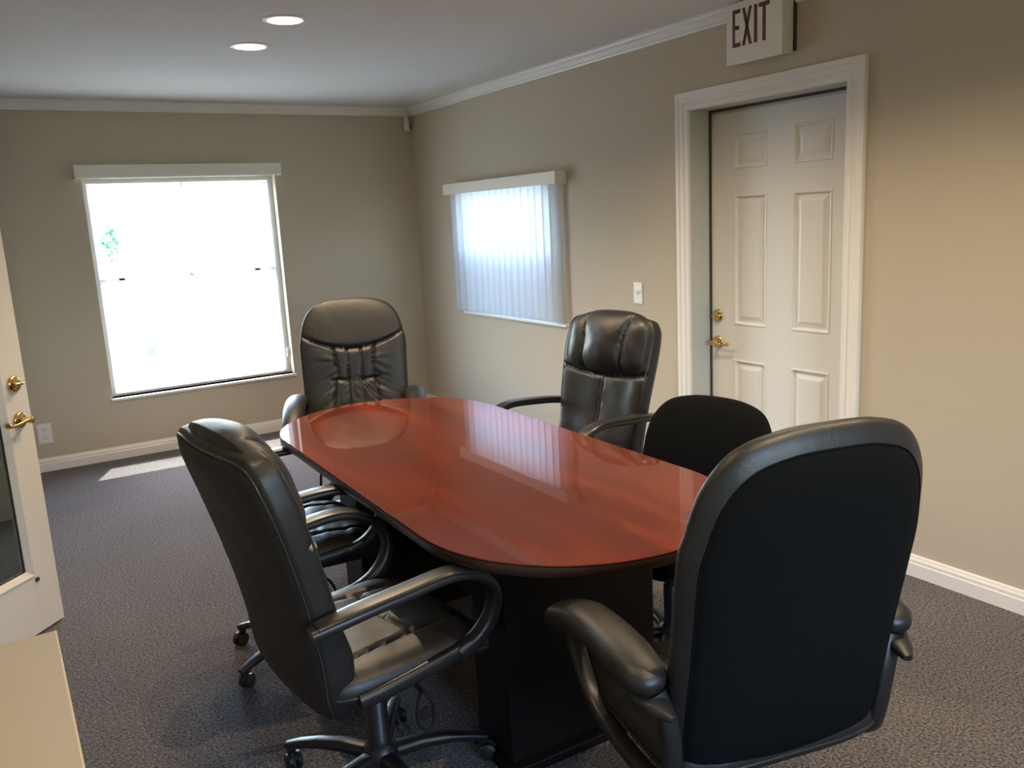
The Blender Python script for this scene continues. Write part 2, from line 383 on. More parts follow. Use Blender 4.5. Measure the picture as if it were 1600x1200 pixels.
def hardware(parent, at, n, along, thumb, depth=1):
    """brass deadbolt or lever; `at` on the door face, n = out of the door, along = towards the lever's tip"""
    n = Vector(n).normalized(); al = Vector(along).normalized(); up = Vector((0, 0, 1)); R_ = Matrix((al, up, n)).transposed()
    def tr(m_):
        m_.v = [tuple(Vector(at) + R_ @ Vector(v)) for v in m_.v]; return m_
    rose = MB().lathe([(.033, 0), (.033, .004), (.031, .009), (.026, .012), (.022, .013), (.020, .017), (.014, .019), (.0, .019)], n=32)
    if thumb:
        r_ = tr(rose).build('deadbolt', M['brass'], parent, smooth=True)
        k = MB().sweep([(-.017, -.002, .024), (-.008, 0, .030), (0, 0, .031), (.012, 0, .029), (.020, .001, .024)], [.004, .006, .007, .006, .004], [.010, .006, .006, .006, .008], side=(0, 1, 0))
        k.lathe([(.007, .015), (.006, .028)], n=16)
        tr(k).build('thumb_turn', M['brass'], r_, smooth=True)
    else:
        r_ = tr(rose).build('lever_rose', M['brass'], parent, smooth=True)
        k = MB().lathe([(.013, .015), (.010, .030), (.012, .045), (.013, .055), (.010, .062), (0, .064)], n=20)
        pts = cr([(-.004, 0, .056), (.02, .004, .057), (.045, -.001, .052), (.075, -.006, .046), (.098, -.002, .045), (.108, .004, .045)], 4)
        ws = [.009 - .003 * abs(math.sin(i / len(pts) * 3.1)) + (.003 if i > len(pts) - 6 else 0) for i in range(len(pts))]
        k.sweep(pts, ws, [w * .75 for w in ws], side=(0, 1, 0), p=2)
        tr(k).build('lever_handle', M['brass'], r_, smooth=True)
hd = empty('tmp'); bpy.data.objects.remove(hd)
hardware(slab, (XD, 3.205, .985), (-1, 0, 0), (0, -1, 0), True)
hardware(slab, (XD, 3.205, .845), (-1, 0, 0), (0, -1, 0), False)
tag(boxo('threshold', (XR + .02, 2.338, 0), (XR + T, 3.257, .012), M['brass']), kind='structure').name = 'trim_2'

# ------------------------------------------------------------------ window 1 (back wall)
win1 = tag(empty('window_1', ((W1[0] + W1[1]) / 2, YB, W1[2])), kind='structure')
def P1(o): o.parent = win1; o.matrix_parent_inverse = Matrix.Translation(-win1.location); return o
x0, x1, z0, z1 = W1; zm = 1.25; xm = (x0 + x1) / 2
YG = YB + .10
f = MB()
f.box((x0, YG - .02, z0), (x0 + .028, YG + .06, z1)).box((x1 - .028, YG - .02, z0), (x1, YG + .06, z1)).box((x0 + .028, YG - .02, z1 - .03), (x1 - .028, YG + .06, z1)).box((x0 + .028, YG - .02, z0), (x1 - .028, YG + .06, z0 + .02))
f.box((x0 + .028, YG - .014, z0), (x0 + .034, YG - .008, z1)).box((x1 - .034, YG - .014, z0), (x1 - .028, YG - .008, z1))
P1(f.build('window_frame', M['sash'], bevel=.002))
def sash(name, xa, xb, za, zb, y, w=.022):
    s_ = MB(); s_.box((xa, y, za), (xa + w, y + .025, zb)).box((xb - w, y, za), (xb, y + .025, zb)).box((xa + w, y, za), (xb - w, y + .025, za + w)).box((xa + w, y, zb - w), (xb - w, y + .025, zb))
    o = P1(s_.build(name, M['rail'], bevel=.002))
    g = MB().box((xa + w, y + .01, za + w), (xb - w, y + .014, zb - w)).build('pane', M['glass']); g.parent = o
    return o
sash('lower_sash', x0 + .03, x1 - .03, z0 + .022, zm + .012, YG)
sash('upper_sash', x0 + .03, x1 - .03, zm - .012, z1 - .032, YG + .03)
P1(boxo('mullion', (xm - .006, YG + .002, z0 + .02), (xm + .006, YG + .022, z1 - .03), M['rail']))
for xx in (x0 + .16, x1 - .19):
    P1(MB().box((xx, YG - .012, zm - .004), (xx + .035, YG + .0, zm + .012)).box((xx + .010, YG - .02, zm + .001), (xx + .022, YG - .012, zm + .009)).build('sash_lock', M['slot']))
P1(MB().box((x0 - .012, YB - .022, z0 - .018), (x1 + .012, YB + .085, z0 + .0)).build('sill', M['trim'], bevel=.004))
P1(MB().box((x1 - .024, YB + .052, .56), (x1 - .006, YB + .066, .63)).box((x1 - .018, YB + .066, .575), (x1 - .012, YB + .076, .60)).build('blind_cord_cleat', M['valance'], bevel=.002))

def valance(name, lo, hi, axis, label):
    """open-bottomed vinyl box: face board, two returns, top"""
    root = tag(empty(name, tuple((a + b) / 2 for a, b in zip(lo, hi))), label, 'valance')
    def L_(o): o.parent = root; o.matrix_parent_inverse = Matrix.Translation(-root.location)
    t_ = .006
    if axis == 'x':
        L_(boxo('face_board', (lo[0], lo[1], lo[2]), (hi[0], lo[1] + t_, hi[2]), M['valance'], bevel=.0015))
        for a in (lo[0], hi[0] - t_): L_(boxo('end_return', (a, lo[1] + t_, lo[2]), (a + t_, hi[1], hi[2]), M['valance']))
        L_(boxo('top_board', (lo[0] + t_, lo[1] + t_, hi[2] - t_), (hi[0] - t_, hi[1], hi[2]), M['valance']))
        L_(boxo('head_rail', (lo[0] + .02, lo[1] + .025, hi[2] - .04), (hi[0] - .02, hi[1] - .01, hi[2] - t_), M['switch']))
    else:
        L_(boxo('face_board', (lo[0], lo[1], lo[2]), (lo[0] + t_, hi[1], hi[2]), M['valance'], bevel=.0015))
        for a in (lo[1], hi[1] - t_): L_(boxo('end_return', (lo[0] + t_, a, lo[2]), (hi[0], a + t_, hi[2]), M['valance']))
        L_(boxo('top_board', (lo[0] + t_, lo[1] + t_, hi[2] - t_), (hi[0], hi[1] - t_, hi[2]), M['valance']))
        L_(boxo('head_rail', (lo[0] + .02, lo[1] + .02, hi[2] - .04), (hi[0] - .015, hi[1] - .02, hi[2] - t_), M['switch']))
    return root, L_
valance('window_valance', (.617, YB - .085, 1.94), (1.995, YB, 2.024), 'x', 'long off-white vinyl valance above the bright uncovered window')

# ------------------------------------------------------------------ window 2 (right wall) with vertical blinds
win2 = tag(empty('window_2', (XR, (W2[0] + W2[1]) / 2, W2[2])), kind='structure')
def P2(o): o.parent = win2; o.matrix_parent_inverse = Matrix.Translation(-win2.location); return o
y0, y1, z0, z1 = W2; zm = 1.30; XG = XR + .10
f = MB()
f.box((XG - .02, y0, z0), (XG + .06, y0 + .03, z1)).box((XG - .02, y1 - .03, z0), (XG + .06, y1, z1)).box((XG - .02, y0 + .03, z1 - .03), (XG + .06, y1 - .03, z1)).box((XG - .02, y0 + .03, z0), (XG + .06, y1 - .03, z0 + .025))
P2(f.build('window_frame', M['sash'], bevel=.002))
for nm, za, zb, dx in (('lower_sash', z0 + .026, zm + .015, 0), ('upper_sash', zm - .015, z1 - .032, .03)):
    ya, yb = y0 + .032, y1 - .032; w = .025; s_ = MB()
    s_.box((XG + dx, ya, za), (XG + dx + .025, ya + w, zb)).box((XG + dx, yb - w, za), (XG + dx + .025, yb, zb)).box((XG + dx, ya + w, za), (XG + dx + .025, yb - w, za + w)).box((XG + dx, ya + w, zb - w), (XG + dx + .025, yb - w, zb))
    o = P2(s_.build(nm, M['rail'], bevel=.002))
    boxo('pane', (XG + dx + .01, ya + w, za + w), (XG + dx + .014, yb - w, zb - w), M['glass'], o)
P2(boxo('insect_screen', (XG + .064, y0 + .03, z0 + .02), (XG + .066, y1 - .03, zm), M['screen']))
P2(MB().box((XR - .028, y0 - .11, z0 - .018), (XR + .085, y1 + .03, z0 - .001)).build('sill', M['trim'], bevel=.004))
blind, LB = valance('vertical_blind', (3.026, 4.333, 1.730), (XR, 5.80, 1.806), 'y', 'closed white vertical blind with valance over the small window')
blind['category'] = 'blind'
nv = 17; va, vb = 4.365, 5.745
for i in range(nv):
    yc = va + .045 + (vb - va - .09) * i / (nv - 1); rot = math.radians(14 + random.uniform(-7, 7) + (9 if i == nv - 2 else 0)); hw = .0445; n = 6; vv = []; ff = []
    for zz in (.872, 1.760):
        for k in range(n + 1):
            s_ = -1 + 2 * k / n; bow = .009 * (1 - s_ * s_)
            vv.append((-hw * s_ * math.sin(rot) - bow * math.cos(rot), hw * s_ * math.cos(rot) - bow * math.sin(rot), zz))
    for k in range(n): ff.append((k, k + 1, n + 2 + k, n + 1 + k))
    o = MB().add(vv, ff).build('vane', M['vane'], smooth=True, loc=(3.066, yc, 0))
    LB(o)

# ------------------------------------------------------------------ fill window added behind the camera, never in view
win3 = tag(empty('fill_window', (1.3, YF, W3[2])), kind='structure')
x0, x1, z0, z1 = W3; f = MB()
for a in (x0, x0 + .685, x1 - .03): f.box((a, YF - .13, z0), (a + .03, YF - .07, z1))
f.box((x0, YF - .13, z0 - .0), (x1, YF - .07, z0 + .03)).box((x0, YF - .13, z1 - .03), (x1, YF - .07, z1))
o = f.build('window_frame', M['sash']); o.parent = win3; o.matrix_parent_inverse = Matrix.Translation(-win3.location)
o = boxo('sill', (x0 - .02, YF - .06, z0 - .02), (x1 + .02, YF + .03, z0), M['trim']); o.parent = win3; o.matrix_parent_inverse = Matrix.Translation(-win3.location)

# ------------------------------------------------------------------ glazed door, standing open at the left
A2 = Vector((.088, 3.812, 0)); dh = Vector((-.6957, -.7184, 0)).normalized(); nn = Vector((.7184, -.6957, 0)).normalized()
door2 = tag(empty('door_2', (0, 0, 0)), 'cream glazed door standing open at the left edge, brass lever and deadbolt', 'door', kind='structure')
door2.location = A2; door2.rotation_euler = (0, 0, math.atan2(dh.y, dh.x))
# local: x towards the hinge, y: out of the visible face?  rotate so that +y = Rz(+90) x
ly = Vector((-dh.y, dh.x, 0)); sgn = 1 if ly.dot(nn) > 0 else -1
DW = .90; TH = .044; st = .118; gz0, gz1 = .265, 1.90
def db(name, a, b, c_, d, y0_=0, y1_=TH, m=None, bevel=.0015, parent=None):
    ya, yb = sorted((-sgn * y0_, -sgn * y1_))
    return boxo(name, (a, ya, c_), (b, yb, d), m or M['cream'], parent or door2, bevel=bevel)
db('stile', 0, st, .008, 2.01); db('stile', DW - st, DW, .008, 2.01)
db('bottom_rail', st, DW - st, .008, gz0 - .02); db('top_rail', st, DW - st, gz1, 2.01)
fr_ = MB()
def fprof(m_, a, b, c_, d):
    prof = [(0, -.004), (.004, -.004), (.010, 0), (.026, .012), (.026, .034), (.0, .034)]
    vv = []; ff = []
    for o_, h_ in prof:
        for (x, z) in ((a + o_, c_ + o_), (b - o_, c_ + o_), (b - o_, d - o_), (a + o_, d - o_)): vv.append((x, -sgn * h_, z))
    k = len(prof)
    for i in range(k):
        l = (i + 1) % k
        for q in range(4): r_ = (q + 1) % 4; ff.append((i * 4 + q, i * 4 + r_, l * 4 + r_, l * 4 + q))
    m_.add(vv, ff)
fprof(fr_, st - .002, DW - st + .002, gz0 - .022, gz1 + .002)
fr_.build('glazing_bead', M['cream'], door2)
gk = MB(); a_, b_, c_, d_ = st + .024, DW - st - .024, gz0 + .004, gz1 - .024; w = .004
for q in ((a_, a_ + w, c_, d_), (b_ - w, b_, c_, d_), (a_, b_, c_, c_ + w), (a_, b_, d_ - w, d_)): gk.box((q[0], min(-sgn * .014, -sgn * .02), q[2]), (q[1], max(-sgn * .014, -sgn * .02), q[3]))
gk.build('gasket', M['slot'], door2)
db('pane', a_, b_, c_, d_, .020, .024, M['doorglass'], 0)
# hardware in door-local space
nl = (0, sgn, 0)
hardware(door2, (.062, 0, 1.012), nl, (1, 0, 0), True)
hardware(door2, (.062, 0, .868), nl, (1, 0, 0), False)
hardware(door2, (.062, -sgn * TH, .868), (0, -sgn, 0), (1, 0, 0), False)
MB().box((.100, min(0, sgn * .006), .218), (.116, max(0, sgn * .006), .232)).build('door_catch', M['slot'], door2)

# ------------------------------------------------------------------ beige cabinet at the lower left
cab = tag(empty('storage_cabinet', (-.27, 1.25, 0)), 'beige laminate cabinet with pale edge band in the lower left corner', 'cabinet')
def PC(o): o.parent = cab; o.matrix_parent_inverse = Matrix.Translation(-cab.location); return o
PC(boxo('body', (-.58, .58, .06), (.014, 1.905, .725), M['laminate']))
PC(boxo('plinth', (-.57, .60, 0), (-.02, 1.88, .06), M['laminate']))
PC(boxo('cabinet_top', (-.585, .57, .726), (.0225, 1.917, .75), M['laminate']))
PC(boxo('edge_band', (.0225, .57, .726), (.0262, 1.917, .7505), M['laminate_edge']))
for ya, yb in ((.60, 1.24), (1.25, 1.89)):
    d = PC(boxo('door', (.014, ya, .075), (.030 - .006, yb, .715), M['laminate'], bevel=.002))
    yh = yb - .05 if ya < 1 else ya + .05
    h = MB().sweep([(.024, yh, .52), (.044, yh, .525), (.044, yh, .615), (.024, yh, .62)], .005, .005, side=(0, 1, 0), n=8).build('handle', M['chrome'], d, smooth=True)

# ------------------------------------------------------------------ wall fittings
def Lr(root): 
    def g(o): o.parent = root; o.matrix_parent_inverse = Matrix.Translation(-root.location); return o
    return g
sw = tag(empty('light_switch', (XR, 3.679, 1.093)), 'white toggle light switch on the right wall left of the door', 'switch'); G = Lr(sw)
G(MB().box((XR - .006, 3.643, 1.031), (XR, 3.715, 1.152)).build('wall_plate', M['switch'], bevel=.002))
G(MB().box((XR - .010, 3.672, 1.080), (XR - .006, 3.686, 1.106)).box((XR - .022, 3.675, 1.092), (XR - .008, 3.683, 1.104)).build('toggle', M['valance'], bevel=.001))
for dz in (1.062, 1.122): G(MB().lathe([(.003, 0), (.003, .0015)], (XR - .0075, 3.679, dz), 'x', 10).build('screw', M['chrome']))
def outlet(name, org, ax, label, w=.088, h=.138):
    root = tag(empty(name, org), label, 'outlet'); G = Lr(root)
    def bx(m_, u0, u1, v0, v1, d0, d1):
        if ax == 'y': m_.box((org[0] + u0, org[1] - d1, org[2] + v0), (org[0] + u1, org[1] - d0, org[2] + v1))
        else: m_.box((org[0] - d1, org[1] + u0, org[2] + v0), (org[0] - d0, org[1] + u1, org[2] + v1))
        return m_
    G(bx(MB(), -w / 2, w / 2, -h / 2, h / 2, 0, .006).build('wall_plate', M['switch'], bevel=.002))
    for s_ in (-1, 1):
        r_ = G(bx(MB(), -.017, .017, s_ * .028 - .016, s_ * .028 + .016, .006, .008).build('receptacle', M['switch'], bevel=.003))
        m_ = MB()
        for du in (-.0065, .0065): bx(m_, du - .0012, du + .0012, s_ * .028 - .001, s_ * .028 + .008, .0078, .0084)
        bx(m_, -.0022, .0022, s_ * .028 - .010, s_ * .028 - .005, .0078, .0084)
        m_.build('slots', M['slot'], r_)
outlet('wall_outlet', (.212, YB, .262), 'y', 'white wall outlet low on the back wall beside the open glazed door')
outlet('wall_outlet', (XR, 3.690, .255), 'x', 'white wall outlet low on the right wall, glimpsed between two chairs', .072, .118)
det = tag(empty('motion_detector', (XR - .045, YB - .045, 2.315)), 'small white motion detector in the far corner under the crown molding', 'detector'); det.rotation_euler = (0, 0, math.radians(45))
MB().box((-.034, -.022, -.054), (.034, .018, .054)).build('housing', M['detector'], det, bevel=.006)
MB().box((-.024, -.026, -.044), (.024, -.020, .008)).build('lens', M['detector_lens'], det, bevel=.003)

# exit sign
sg = tag(empty('exit_sign', (XR, 2.775, 2.30)), 'boxy off-white EXIT sign with dark red letters above the six-panel door', 'exit sign'); G = Lr(sg)
G(MB().box((XR - .064, 2.612, 2.178), (XR - .012, 2.936, 2.428)).build('housing', M['signbox'], bevel=.003))
G(MB().box((XR - .012, 2.604, 2.186), (XR, 2.925, 2.425)).build('mounting_plate', M['gap']))
face = G(MB().box((XR - .070, 2.622, 2.172), (XR - .0635, 2.944, 2.436)).build('face_plate', M['signface'], bevel=.003))
XF = XR - .0712
def strokes(polys, u0, u1, z0_, z1_):
    m_ = MB()
    for pl in polys:
        n = len(pl); vv = [(XF + dx, u0 + (u1 - u0) * u, z0_ + (z1_ - z0_) * v) for dx in (0, .0012) for u, v in pl]
        m_.add(vv, [tuple(range(n)), tuple(range(n, 2 * n))] + [(i, (i + 1) % n, n + (i + 1) % n, n + i) for i in range(n)])
    return m_
b = .11
ED = [[(0, 0), (.3, 0), (.3, 1), (0, 1)], [(.3, 0), (1, 0), (1, b), (.3, b)], [(.3, .46), (.8, .46), (.8, .46 + b), (.3, .46 + b)], [(.3, 1 - b), (1, 1 - b), (1, 1), (.3, 1)]]
XX = [[(0, 0), (.28, 0), (1, 1), (.72, 1)], [(.72, 0), (1, 0), (.28, 1), (0, 1)]]
II = [[(0, 0), (1, 0), (1, 1), (0, 1)]]
TT = [[(.36, 0), (.64, 0), (.64, 1 - b), (.36, 1 - b)], [(0, 1 - b), (1, 1 - b), (1, 1), (0, 1)]]
zt0, zt1 = 2.246, 2.405
for pl, a, b_ in ((ED, 2.905, 2.858), (XX, 2.848, 2.792), (II, 2.779, 2.761), (TT, 2.752, 2.692)):
    o = strokes(pl, a, b_, zt0, zt1).build('letter', M['signred']); o.parent = face

# recessed downlights
def downlight(x, y, col, power, label, es=9, grp=None, ang=132):
    root = tag(empty('recessed_light', (x, y, ZC)), label, 'ceiling light', grp)
    MB().lathe([(.076, .0), (.080, -.006), (.093, -.005), (.097, -.001), (.097, .0)], n=40).build('trim_ring', M['trim'], root, smooth=True)
    MB().lathe([(.0755, -.0045), (.05, -.0075), (.0, -.008)], n=32).build('lens', emit('lamp_glow', (col[0], min(1, col[1] * 1.15), min(1, col[2] * 1.35)), es), root, smooth=True)
    l = lamp('downlight', 'SPOT', (0, 0, -.02), power, col, root); l.data.spot_size = math.radians(ang); l.data.spot_blend = .85 if x < 2 else 1.0
    if x > 2: l.data.spot_size = math.radians(136); l.data.shadow_soft_size = .05
    return root
CAN = (1, .76, .50); PW = 60; PW2 = 72
downlight(1.284, 3.84, CAN, PW, 'white recessed ceiling light, the nearer of the two in view', 4)
downlight(1.292, 4.43, (1, .70, .44), PW, 'warm glowing recessed ceiling light, the farther of the two in view', 5)
downlight(1.28, 3.20, CAN, PW, 'recessed ceiling light over the middle of the table, just above the frame', 4)
downlight(2.2, 2.8, CAN, PW2, 'unseen ceiling light added to brighten the right wall, just left of the six-panel door', 4)  # this and the next two: out-of-view fill lamps added for the right wall
downlight(2.15, 1.75, CAN, PW2, 'unseen ceiling light added to brighten the right wall, just past the six-panel door', 4)
downlight(2.15, .75, CAN, PW2, 'unseen ceiling light added to brighten the right wall, beside the camera', 4)
downlight(.25, 1.55, (1, .70, .42), 36, 'warm recessed ceiling light near the left wall, above the beige cabinet', 4)
downlight(1.28, .30, CAN, PW2, 'recessed ceiling light over the camera', 4)

# ------------------------------------------------------------------ exterior
tag(MB().box((-300, YB + T, -.35), (300, 400, -.25)).box((XR + T, -300, -.35), (300, YB + T, -.25)).box((-300, YF - T, -.35), (XL - T - 1.4, YB + T, -.25)).build('ground', M['ground']), kind='structure')
tag(boxo('ground', (-300, -300, -.35), (XR + T, YF - T, -.25), M['dim_ground']), kind='structure').name = 'ground_2'  # unseen ground kept dark to limit bounce through the added window
tag(boxo('trim_eave', (-1.5, YB + T, 2.52), (4.1, YB + T + .62, 2.62), M['eave']), kind='structure').name = 'trim_3'
tag(boxo('trim_eave', (XL - T - 1.2, -2, 2.52), (XL - T, YB + T, 2.62), M['eave']), kind='structure').name = 'trim_5'
tag(boxo('trim_eave', (XR + T, -2, 2.52), (XR + T + .62, YB + T, 2.62), M['eave']), kind='structure').name = 'trim_4'
pst = tag(empty('porch_post', (2.06, 14.0, -.25)), 'blue post standing outside the bright back window', 'post')
MB().box((-.05, -.05, 0), (.05, .05, 2.9)).build('shaft', M['bluepost'], pst, bevel=.006)
MB().box((-.09, -.09, 0), (.09, .09, .03)).build('base_plate', M['bluepost'], pst, bevel=.006)
MB().box((-.07, -.07, 2.9), (.07, .07, 2.96)).build('post_cap', M['bluepost'], pst, bevel=.006)
def shrub(loc, h, label):
    root = tag(empty('shrub', loc), label, 'shrub')
    tr_ = MB()
    for k in range(5):
        a = k * 1.3; tr_.sweep([(0, 0, 0), (.05 * math.cos(a), .05 * math.sin(a), h * .3), (.06 * h * math.cos(a), .06 * h * math.sin(a), h * .85)], [.03, .02, .008], [.03, .02, .008], side=(math.sin(a), -math.cos(a), 0), n=6)
    tr_.build('stem', M['bark'], root)
    lf = MB(); rr = random.Random(3)
    for k in range(500):
        u = Vector((rr.gauss(0, 1), rr.gauss(0, 1), rr.gauss(0, 1))).normalized() * (rr.random() ** .4)
        c0 = Vector((u.x * .07 * h, u.y * .07 * h, h * .86 + u.z * .16 * h)); d1 = Vector((rr.uniform(-1, 1), rr.uniform(-1, 1), rr.uniform(-1, 1))).normalized() * .07; d2 = d1.cross(Vector((rr.random(), rr.random(), rr.random()))).normalized() * .035
        lf.add([c0 - d1, c0 + d2, c0 + d1, c0 - d2], [(0, 1, 2, 3)])
    tag(lf.build('foliage', M['leaf'], root), kind='stuff')
shrub((1.80, 15.0, -.25), 1.95, 'green shrub outside the bright back window, left of the blue post')

# ------------------------------------------------------------------ conference table
tb = tag(empty('conference_table', (1.337, 2.516, 0), math.radians(-1.2)), 'long glossy cherry-red racetrack conference table on a black base', 'table')
HL, HW = 1.086, .458
def track(hl, hw, n=40):
    pts = []
    for i in range(n + 1): a = -PI / 2 + PI * i / n; pts.append((hw * math.sin(a) * -1, (hl - hw) + hw * math.cos(a)))
    for i in range(n + 1): a = -PI / 2 + PI * i / n; pts.append((hw * math.sin(a), -(hl - hw) - hw * math.cos(a)))
    return pts
def plate(rings):
    vv = []; ff = []; n = None
    for ins, z in rings:
        pts = track(HL - ins, HW - ins); n = len(pts); vv += [(x, y, z) for x, y in pts]
    for k in range(len(rings) - 1):
        for i in range(n): l = (i + 1) % n; ff.append((k * n + i, k * n + l, (k + 1) * n + l, (k + 1) * n + i))
    ff.append(tuple(range(n))); ff.append(tuple(range((len(rings) - 1) * n, len(rings) * n)))
    return MB().add(vv, ff)
plate([(.004, .744), (.0015, .7475), (.002, .7492), (.004, .750)]).build('tabletop', M['wood'], tb, smooth=True, angle=12, flat=True)
plate([(.010, .716), (.003, .7175), (.0, .722), (.0, .739), (.002, .7438)]).build('edge_band', M['wood_edge'], tb, smooth=True, angle=35, flat=True)
for s_ in (-1, 1):
    yb_ = s_ * .565
    MB().box((-.25, yb_ - .10, .03), (.27, yb_ + .10, .715)).build('pedestal', M['blackwood'], tb, bevel=.004)
    MB().box((-.27, yb_ - .13, 0), (.29, yb_ + .13, .03)).build('plinth', M['blackwood'], tb, bevel=.004)
MB().box((-.012, -.465, .22), (.012, .465, .715)).build('modesty_panel', M['blackwood'], tb, bevel=.002)

# ------------------------------------------------------------------ chairs
def pad(name, outline, rings, front, back, mp, m, parent, prof=2.4):
    """closed cushion: outline (a,b) ring, front/back thickness functions, mapped by mp(a,b,h)"""
    N_ = len(outline); ca = sum(p[0] for p in outline) / N_; cb = sum(p[1] for p in outline) / N_
    vv = []; ff = []
    rs = [math.sin(PI / 2 * k / rings) ** .9 for k in range(rings + 1)]
    def idx(side, k, i):
        if k == rings: return 2 + i
        return 2 + N_ + side * N_ * (rings - 1) + (k - 1) * N_ + (i % N_)
    vv.append(mp(ca, cb, front(ca, cb))); vv.append(mp(ca, cb, -back(ca, cb)))
    for i in range(N_): vv.append(mp(outline[i][0], outline[i][1], 0))
    for side in (0, 1):
        for k in range(1, rings):
            r = rs[k]; e = (1 - r ** prof) ** (1 / prof)
            for i in range(N_):
                a = ca + (outline[i][0] - ca) * r; b2 = cb + (outline[i][1] - cb) * r
                vv.append(mp(a, b2, front(a, b2) * e if side == 0 else -back(a, b2) * e))
    for side in (0, 1):
        for i in range(N_):
            j_ = (i + 1) % N_
            ff.append((side, idx(side, 1, i), idx(side, 1, j_)))
            for k in range(1, rings):
                a0, a1 = idx(side, k, i), idx(side, k, j_)
                b0, b1 = (idx(side, k + 1, i), idx(side, k + 1, j_)) if k + 1 < rings else (2 + i, 2 + j_)
                ff.append((a0, b0, b1, a1))
    return MB().add(vv, ff).build(name, m, parent, smooth=True, angle=70)
def sym(half, n=10):
    """closed outline from right half given bottom centre -> top centre"""
    pts = list(half) + [(-a, b2) for a, b2 in half[::-1] if a > 1e-6]
    return cr(pts, n, True)
def groove(d, w, depth): return -depth * math.exp(-(d / w) ** 2)
def wr(a, b2, s, ax=1, ay=1, seed=0): return noise.noise(Vector((a * s * ax + seed, b2 * s * ay, seed * 3.7)))
class Spine:
    def __init__(s, pts, wrap=.5):
        s.p = cr(pts, 12); s.l = [0]
        for q, r_ in zip(s.p, s.p[1:]): s.l.append(s.l[-1] + math.dist(q, r_))
        s.L = s.l[-1]; s.wrap = wrap
    def __call__(s, a, b2, h):
        b3 = max(-.05, b2)
        k = 0
        while k < len(s.l) - 2 and s.l[k + 1] < b3: k += 1
        t = (b3 - s.l[k]) / (s.l[k + 1] - s.l[k]); P_, Q_ = s.p[k], s.p[k + 1]
        x = P_[0] + (Q_[0] - P_[0]) * t; z = P_[1] + (Q_[1] - P_[1]) * t
        k0, k1 = max(0, k - 2), min(len(s.p) - 1, k + 3); d = (s.p[k1][0] - s.p[k0][0], s.p[k1][1] - s.p[k0][1]); l = math.hypot(*d)
        nx, nz = d[1] / l, -d[0] / l
        h2 = h + s.wrap * a * a
        return (x + nx * h2, a, z + nz * h2)
def scaled(ol, k):
    ca = sum(p[0] for p in ol) / len(ol); cb = sum(p[1] for p in ol) / len(ol)
    return [(ca + (a - ca) * k, cb + (b2 - cb) * k) for a, b2 in ol]
def on_pad(th, k, p): return th * (1 - k ** p) ** (1 / p)
def rim_tube(name, outline, mp, r, m, parent, off=0):
    pts = [Vector(mp(a, b2, off)) for a, b2 in outline]; n = 6; N_ = len(pts); vv = []; ff = []
    for i in range(N_):
        tg = (pts[(i + 1) % N_] - pts[i - 1]).normalized(); u_ = tg.cross(Vector((1, 0, .2))).normalized(); w_ = tg.cross(u_)
        for k in range(n): a = 2 * PI * k / n; vv.append(pts[i] + u_ * r * math.cos(a) + w_ * r * math.sin(a))
    for i in range(N_):
        j_ = (i + 1) % N_
        for k in range(n): l = (k + 1) % n; ff.append((i * n + k, i * n + l, j_ * n + l, j_ * n + k))
    return MB().add(vv, ff).build(name, m, parent, smooth=True, angle=180)

def base5(root, rot, rad=.295, col_r=.029, ztop=.36, rounded=False):
    MB().lathe([(.045, .055), (.052, .065), (.052, .105), (.040, .125), (.030, .135)], n=28).build('base_hub', M['plastic'], root, smooth=True)
    c_ = MB().lathe([(col_r + .004, .12), (col_r + .004, .145), (col_r, .15), (col_r, .27), (col_r - .004, .275), (.020, .28), (.020, ztop)], n=24)
    c_.build('gas_column', M['plastic'], root, smooth=True)
    for k in range(5):
        a = rot + 2 * PI * k / 5; c0, s0 = math.cos(a), math.sin(a)
        pts = [(.03, .092), (.12, .100), (.20, .094), (.265, .080), (rad + .012, .068)]
        lg = MB().sweep([(c0 * r_, s0 * r_, z) for r_, z in pts], [.026, .023, .020, .018, .015], [.020, .017, .014, .012, .009], side=(-s0, c0, 0), n=12, p=3.2)
        lg.lathe([(.013, .048), (.013, .07)], (c0 * rad, s0 * rad, 0), n=12)
        leg = lg.build('base_leg', M['plastic'], root, smooth=True)
        ca = a + random.uniform(0, 6.28); cx, cy = c0 * rad + .014 * math.cos(ca), s0 * rad + .014 * math.sin(ca)
        cs = MB(); dx, dy = -math.sin(ca), math.cos(ca)
        for sd in (-1, 1):
            vv = []; ff = []; n = 18; pr_ = [(.0, .024), (.018, .023), (.0245, .019), (.025, .007), (.018, .005), (0, .005)]
            for r_, h in pr_:
                for i in range(n):
                    t = 2 * PI * i / n; vv.append((cx + math.cos(ca) * r_ * math.cos(t) + dx * sd * h, cy + math.sin(ca) * r_ * math.cos(t) + dy * sd * h, .0255 + r_ * math.sin(t)))
            for j_ in range(len(pr_) - 1):
                for i in range(n): l = (i + 1) % n; ff.append((j_ * n + i, j_ * n + l, (j_ + 1) * n + l, (j_ + 1) * n + i))
            cs.add(vv, ff)
        # hood
        hp = [(cx + math.cos(ca) * .028 * math.cos(t), cy + math.sin(ca) * .028 * math.cos(t), .0265 + .028 * math.sin(t)) for t in [PI * (.15 + .75 * q / 8) for q in range(9)]]
        cs.sweep(hp, .0055, .003, side=(dx, dy, 0), n=8)
        cs.build('caster', M['caster'], leg, smooth=True)

